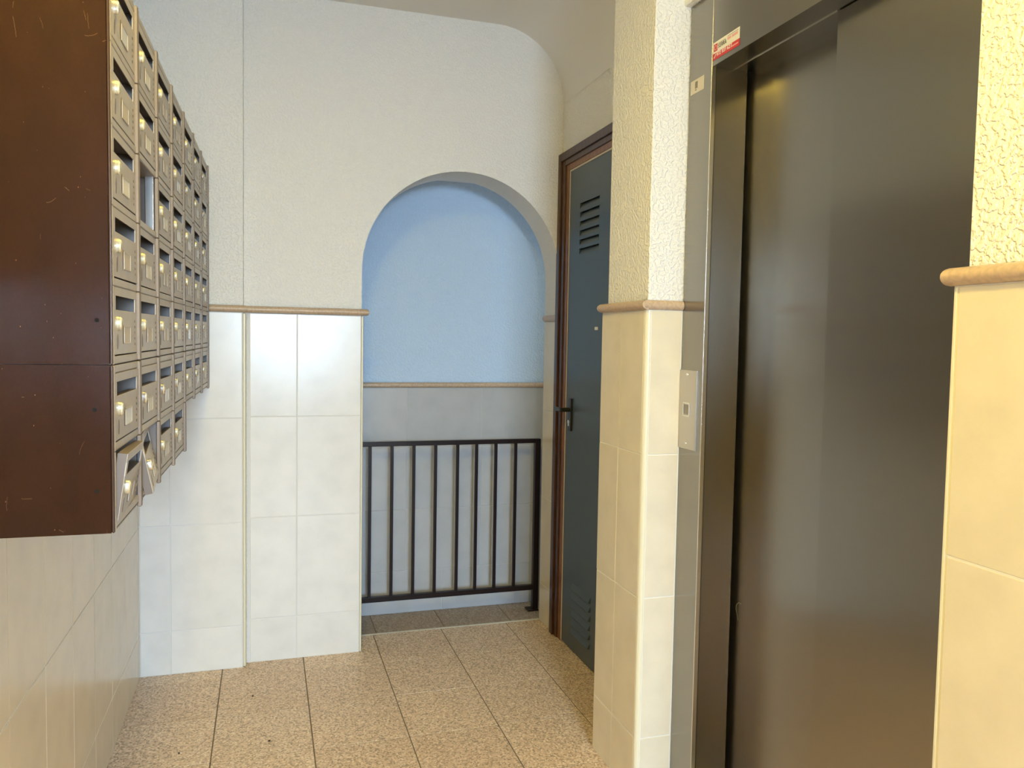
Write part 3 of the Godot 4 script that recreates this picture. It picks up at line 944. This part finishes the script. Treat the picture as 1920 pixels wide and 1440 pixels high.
# ---------------------------------------------------------------- service door
func build_service_door() -> void:
	var x := 1.2135
	var d := setting("door_2", "grey metal service door with vent slits in a brown wooden frame", "door")
	# frame: a dark outer bead, a stepped band and an inner orange-brown board
	var f := Shape.new()
	f.box(Vector3(x - 0.020, 0, -3.2285), Vector3(x + 0.02, 2.080, -3.193), 0.003)
	f.box(Vector3(x - 0.020, 2.045, -3.193), Vector3(x + 0.02, 2.080, -2.262), 0.003)
	part("frame_bead", f, M.dark_wood, d)
	f = Shape.new()
	f.box(Vector3(x - 0.012, 0, -3.193), Vector3(x + 0.03, 2.046, -3.158), 0.003)
	f.box(Vector3(x - 0.012, 2.022, -3.158), Vector3(x + 0.03, 2.046, -2.262), 0.003)
	part("frame_step", f, M.dark_wood, d)
	f = Shape.new()
	f.box(Vector3(x - 0.006, 0, -3.160), Vector3(x + 0.09, 2.024, -3.1265), 0.002)
	f.box(Vector3(x - 0.006, 1.998, -3.1265), Vector3(x + 0.09, 2.024, -2.30), 0.002)
	f.box(Vector3(x - 0.006, 0, -2.36), Vector3(x + 0.09, 2.024, -2.262), 0.002)
	part("frame_board", f, M.wood, d)
	var seal := Shape.new()
	seal.box(Vector3(x - 0.003, 0.004, -3.1268), Vector3(x + 0.05, 1.998, -3.1195))
	seal.box(Vector3(x - 0.003, 1.9905, -3.1195), Vector3(x + 0.05, 1.998, -2.36))
	part("door_seal", seal, M.door_seal, d)
	# the leaf: a sheet with vent slits
	var z0 := -3.1190
	var z1 := -2.362
	var lx := x - 0.001
	var rows := []
	for k in 6:
		rows.append(1.8465 - 0.0365 * k)
	for k in 6:
		rows.append(0.288 - 0.0365 * k)
	var hz0 := -3.008
	var hz1 := -2.812
	var s := Shape.new()
	var y := 1.990
	for r in rows:
		s.box(Vector3(lx, r - 0.004, z0), Vector3(lx + 0.0015, y, z1))
		s.box(Vector3(lx, r - 0.027, z0), Vector3(lx + 0.0015, r - 0.004, hz0))
		s.box(Vector3(lx, r - 0.027, hz1), Vector3(lx + 0.0015, r - 0.004, z1))
		y = r - 0.027
	s.box(Vector3(lx, 0.006, z0), Vector3(lx + 0.0015, y, z1))
	var leaf := part("door_leaf", s, M.door_paint, d)
	part("leaf_core", bx(Vector3(lx + 0.032, 0.006, z0), Vector3(lx + 0.04, 1.99, z1)), M.door_paint, leaf)
	var rim := Shape.new()
	rim.box(Vector3(lx + 0.0015, 0.006, z0), Vector3(lx + 0.032, 1.99, z0 + 0.002))
	rim.box(Vector3(lx + 0.0015, 0.006, z1 - 0.002), Vector3(lx + 0.032, 1.99, z1))
	rim.box(Vector3(lx + 0.0015, 0.006, z0), Vector3(lx + 0.032, 0.008, z1))
	rim.box(Vector3(lx + 0.0015, 1.988, z0), Vector3(lx + 0.032, 1.99, z1))
	part("leaf_rim", rim, M.door_paint, leaf)
	for r in rows:
		# pressed blade: flush along its lower edge, pushed in along the upper one, where the slit is
		var h := Shape.new()
		var deep := 0.0105
		var a := Vector3(lx, r - 0.027, hz0)
		var b := Vector3(lx, r - 0.027, hz1)
		var c := Vector3(lx + deep, r - 0.0045, hz1)
		var e := Vector3(lx + deep, r - 0.0045, hz0)
		var m := Vector3(-0.0225, deep, 0).normalized()
		if r < 1.0:
			# the lower vents are hoods: flush along the upper edge, standing out along the lower one
			a = Vector3(lx, r - 0.003, hz0)
			b = Vector3(lx, r - 0.003, hz1)
			c = Vector3(lx - 0.009, r - 0.026, hz1 - 0.006)
			e = Vector3(lx - 0.009, r - 0.026, hz0 + 0.006)
			h.quad(a, b, c, e, Vector3(-0.93, 0.36, 0))
			h.tri(a, e, Vector3(lx, r - 0.027, hz0), Vector3.FORWARD, Vector3.FORWARD, Vector3.FORWARD)
			h.tri(b, c, Vector3(lx, r - 0.027, hz1), Vector3.BACK, Vector3.BACK, Vector3.BACK)
			part("vent_hood", h, M.door_paint, leaf)
			continue
		h.quad(a, b, c, e, m)
		h.tri(a, e, Vector3(lx, r - 0.004, hz0), Vector3.BACK, Vector3.BACK, Vector3.BACK)
		h.tri(b, c, Vector3(lx, r - 0.004, hz1), Vector3.FORWARD, Vector3.FORWARD, Vector3.FORWARD)
		part("vent_blade", h, M.door_paint, leaf)
	# black handle on its plate
	var hy := 0.980
	var hz := -3.063
	var plate := part("handle_plate", bx(Vector3(lx - 0.008, hy - 0.0685, hz - 0.0165), Vector3(lx, hy + 0.0685, hz + 0.0165), 0.004), M.black, d)
	part("lever", bx(Vector3(lx - 0.052, hy + 0.012, hz - 0.072), Vector3(lx - 0.038, hy + 0.030, hz + 0.010), 0.004), M.black, plate)
	part("lever_neck", Shape.new().lathe([Vector2(0, 0.009), Vector2(0.045, 0.009)], Vector3(lx - 0.006, hy + 0.021, hz), Vector3.LEFT, Vector3.UP), M.black, plate)
	part("lock_cylinder", Shape.new().lathe([Vector2(0, 0.0085), Vector2(0.004, 0.0085), Vector2(0.004, 0)], Vector3(lx - 0.008, hy - 0.030, hz), Vector3.LEFT, Vector3.UP, 1.0), M.chrome, plate)
	part("lock_body", Shape.new().lathe([Vector2(0, 0.0052), Vector2(0.003, 0.0052), Vector2(0.003, 0)], Vector3(lx - 0.008, hy - 0.042, hz), Vector3.LEFT, Vector3.UP, 1.0), M.chrome, plate)
	part("name_tag", bx(Vector3(lx - 0.001, 1.330, -2.832), Vector3(lx, 1.342, -2.802)), M.paper, d)


# ---------------------------------------------------------------- lift
func build_lift() -> void:
	var x := LIFT_X
	var t := thing("elevator", "brushed stainless steel lift doors in a steel frame beside the tiled pillar", "elevator", Vector3(x, 0, -1.44))
	var za := -1.839 + 1.44      # far edge of the opening
	var zb := -1.020 + 1.44      # near edge, behind the right wall
	var far := PILLAR_Z + 0.0005 + 1.44
	var near := -0.935 + 1.44
	var head := 1.997
	part("casing", bx(Vector3(0, 0, far), Vector3(0.012, 2.190, za - 0.0042)), M.steel, t)
	part("casing", bx(Vector3(0, 0, zb + 0.004), Vector3(0.012, 2.190, near)), M.steel, t)
	part("casing_edge", bx(Vector3(-0.0012, 0.0, za - 0.0040), Vector3(0.012, 2.190, za - 0.0004), 0.0012), M.steel_edge_glint, t)
	part("header", bx(Vector3(0, head, za), Vector3(0.012, 2.190, zb)), M.steel, t)
	part("reveal", bx(Vector3(0.0125, 0, za - 0.006), Vector3(0.104, head + 0.005, za)), M.steel, t)
	part("reveal", bx(Vector3(0.012, 0, zb), Vector3(0.104, head + 0.005, zb + 0.006)), M.steel, t)
	part("soffit", bx(Vector3(0.0125, head, za), Vector3(0.155, head + 0.006, zb)), M.steel, t)
	# telescopic leaves: the near one runs in front of the far one
	var split := -1.447 + 1.44
	part("track_edge", bx(Vector3(0.0635, head - 0.0022, za + 0.001), Vector3(0.0650, head + 0.002, split - 0.001)), M.steel_edge_glint, t)
	part("door_leaf", bx(Vector3(0.1175, 0.012, za - 0.02), Vector3(0.145, head + 0.001, split + 0.08), 0.001), M.steel, t)
	part("door_leaf", bx(Vector3(0.0645, 0.012, split), Vector3(0.0980, head - 0.002, zb + 0.05), 0.0012), M.steel, t)
	# a scratch in the far leaf
	var scratch := Shape.new()
	var line := [Vector2(-1.8070, 0.5880), Vector2(-1.8180, 0.5890), Vector2(-1.8290, 0.5790), Vector2(-1.8310, 0.5680), Vector2(-1.8240, 0.5550), Vector2(-1.8190, 0.5390)]
	for k in line.size() - 1:
		var side: Vector2 = (line[k + 1] - line[k]).orthogonal().normalized() * 0.0007
		var q := []
		for e in [line[k] + side, line[k + 1] + side, line[k + 1] - side, line[k] - side]:
			q.append(Vector3(0.1172, e.y, e.x + 1.44))
		scratch.quad(q[0], q[1], q[2], q[3], Vector3.LEFT)
	part("scratch", scratch, M.scratched_steel, t)
	part("door_sill", bx(Vector3(0.0, -0.004, za), Vector3(0.20, 0.008, zb), 0.002), M.plate_steel, t)
	part("shaft_panel", bx(Vector3(0.19, 0, far), Vector3(0.20, 2.19, near)), M.ceiling_paint, t)
	# call plate
	var pz := -1.9545 + 1.44
	var plate := part("call_plate", bx(Vector3(-0.004, 0.995, pz), Vector3(0.001, 1.211, pz + 0.090), 0.001), M.plate_steel, t)
	for s in [[1.199, 0], [1.011, 0]]:
		part("screw", Shape.new().lathe([Vector2(0, 0.0042), Vector2(0.0018, 0.0036), Vector2(0.0022, 0)], Vector3(-0.004, s[0], pz + 0.0425), Vector3.LEFT, Vector3.UP, 1.0, 14), M.chrome, plate)
	var by := 1.1035
	var bz := pz + 0.042
	var ring := Shape.new()
	ring.box(Vector3(-0.0066, by - 0.019, bz - 0.017), Vector3(-0.004, by - 0.0155, bz + 0.017), 0.0007)
	ring.box(Vector3(-0.0066, by + 0.0155, bz - 0.017), Vector3(-0.004, by + 0.019, bz + 0.017), 0.0007)
	ring.box(Vector3(-0.0066, by - 0.0155, bz - 0.017), Vector3(-0.004, by + 0.0155, bz - 0.0135), 0.0007)
	ring.box(Vector3(-0.0066, by - 0.0155, bz + 0.0135), Vector3(-0.004, by + 0.0155, bz + 0.017), 0.0007)
	part("button_ring", ring, M.button_ring, plate)
	part("call_button", bx(Vector3(-0.0058, by - 0.0125, bz - 0.0105), Vector3(-0.004, by + 0.0125, bz + 0.0105), 0.0008), M.button_face, plate)

func lettering(parent: Node3D, words: String, high: float, at: Vector3, material: Material, called := "lettering", bold := true) -> void:
	var font := SystemFont.new()
	font.font_names = PackedStringArray(["Droid Sans"])
	font.font_weight = 700 if bold else 400
	var tm := TextMesh.new()
	tm.text = words
	tm.font = font
	tm.font_size = 32
	tm.pixel_size = high / 23.0
	tm.depth = 0.0003
	tm.horizontal_alignment = HORIZONTAL_ALIGNMENT_LEFT
	tm.vertical_alignment = VERTICAL_ALIGNMENT_BOTTOM
	var o := part(called, tm, material, parent, at)
	o.position = at

func build_stickers() -> void:
	# the lift company's sticker: local x runs towards the camera, local z out of the steel
	var t := thing("sticker", "white and red lift maintenance sticker on the steel header over the doors", "sticker")
	t.transform = Transform3D(Basis(Vector3.BACK, Vector3.UP, Vector3.LEFT), Vector3(LIFT_X - 0.0002, 2.010, -1.8365))
	part("white_field", bx(Vector3(0, 0.0165, 0), Vector3(0.119, 0.0445, 0.0006)), M.sticker_white, t)
	part("red_field", bx(Vector3(-0.0005, 0, 0), Vector3(0.1195, 0.0165, 0.0006)), M.sticker_red, t)
	part("emblem", bx(Vector3(0.004, 0.0205, 0.0006), Vector3(0.0205, 0.039, 0.0009)), M.sticker_red, t)
	var ring := Shape.new()
	for k in 24:
		var a0 := TAU * k / 24
		var a1 := TAU * (k + 1) / 24
		var c := Vector3(0.01225, 0.02975, 0.0010)
		ring.quad(c + Vector3(cos(a0), sin(a0), 0) * 0.0042, c + Vector3(cos(a1), sin(a1), 0) * 0.0042, c + Vector3(cos(a1), sin(a1), 0) * 0.0063, c + Vector3(cos(a0), sin(a0), 0) * 0.0063, Vector3.BACK)
	part("emblem_ring", ring, M.print_pink, t)
	lettering(t, "SERRA", 0.0092, Vector3(0.0235, 0.0215, 0.0007), M.black)
	part("small_print", bx(Vector3(0.0235, 0.0345, 0.0006), Vector3(0.058, 0.0375, 0.0008)), M.print_grey, t)
	part("small_print", bx(Vector3(0.066, 0.0385, 0.0006), Vector3(0.113, 0.0405, 0.0008)), M.print_grey, t)
	for k in [[0.066, 0.0155], [0.0855, 0.026]]:
		part("red_print", bx(Vector3(k[0], 0.0300, 0.0006), Vector3(k[0] + k[1], 0.0365, 0.0008)), M.print_pink, t)
	lettering(t, "972 931 627", 0.0092, Vector3(0.0165, 0.0035, 0.0007), M.sticker_white)
	var phone := Shape.new()
	for k in 7:
		var p0 := Vector2(0.0045, 0.0045) + Vector2(0.0012 * k, 0.0002 * k * k)
		phone.box(Vector3(p0.x, p0.y, 0.0006), Vector3(p0.x + 0.0018, p0.y + 0.0026, 0.0009))
	part("phone_symbol", phone, M.sticker_white, t)
	part("small_print", bx(Vector3(0.085, 0.0065, 0.0006), Vector3(0.114, 0.0095, 0.0008)), M.print_pink, t)
	# the faint label on the far casing
	var l := thing("label", "small translucent label with a dark barcode on the steel casing near the pillar", "label")
	l.transform = Transform3D(Basis(Vector3.BACK, Vector3.UP, Vector3.LEFT), Vector3(LIFT_X - 0.0002, 1.953, -1.946))
	part("film", bx(Vector3(0, 0, 0), Vector3(0.068, 0.036, 0.0004)), M.clear_label, l)
	for k in [[0.0235, 0.0045], [0.0295, 0.0060]]:
		part("bar", bx(Vector3(k[0], 0.012, 0.0004), Vector3(k[0] + k[1], 0.030, 0.0006)), M.label_ink, l)
	part("small_print", bx(Vector3(0.0235, 0.007, 0.0004), Vector3(0.031, 0.0095, 0.0006)), M.label_ink, l)

func build_crumbs() -> void:
	# specks of dirt lying on the floor
	for e in [[458, -0.045, -2.905, 0.0035], [506, 0.01, -2.56, 0.004], [339, -0.255, -2.555, 0.0035]]:
		var t := thing("dirt_crumb", "tiny black dirt crumb lying on the tan floor tiles", "crumb", Vector3(e[1], 0.0, e[2]), "dirt crumbs on the floor")
		part("speck", Shape.new().lathe([Vector2(0, e[3] * 0.9), Vector2(e[3] * 0.5, e[3]), Vector2(e[3], e[3] * 0.5), Vector2(e[3] * 1.1, 0)], Vector3.ZERO, Vector3.UP, Vector3.RIGHT, 0.7, 7), M.black, t)


func _ready() -> void:
	rng.seed = 20240611
	build_view()
	make_materials()
	build_floor()
	build_ceiling()
	build_left_wall()
	build_back_wall()
	build_service_wall()
	build_pillar()
	build_right_wall()
	build_landing()
	build_entrance()
	build_lamp()
	build_service_door()
	build_lift()
	build_mailboxes()
	build_railing()
	build_stickers()
	build_crumbs()
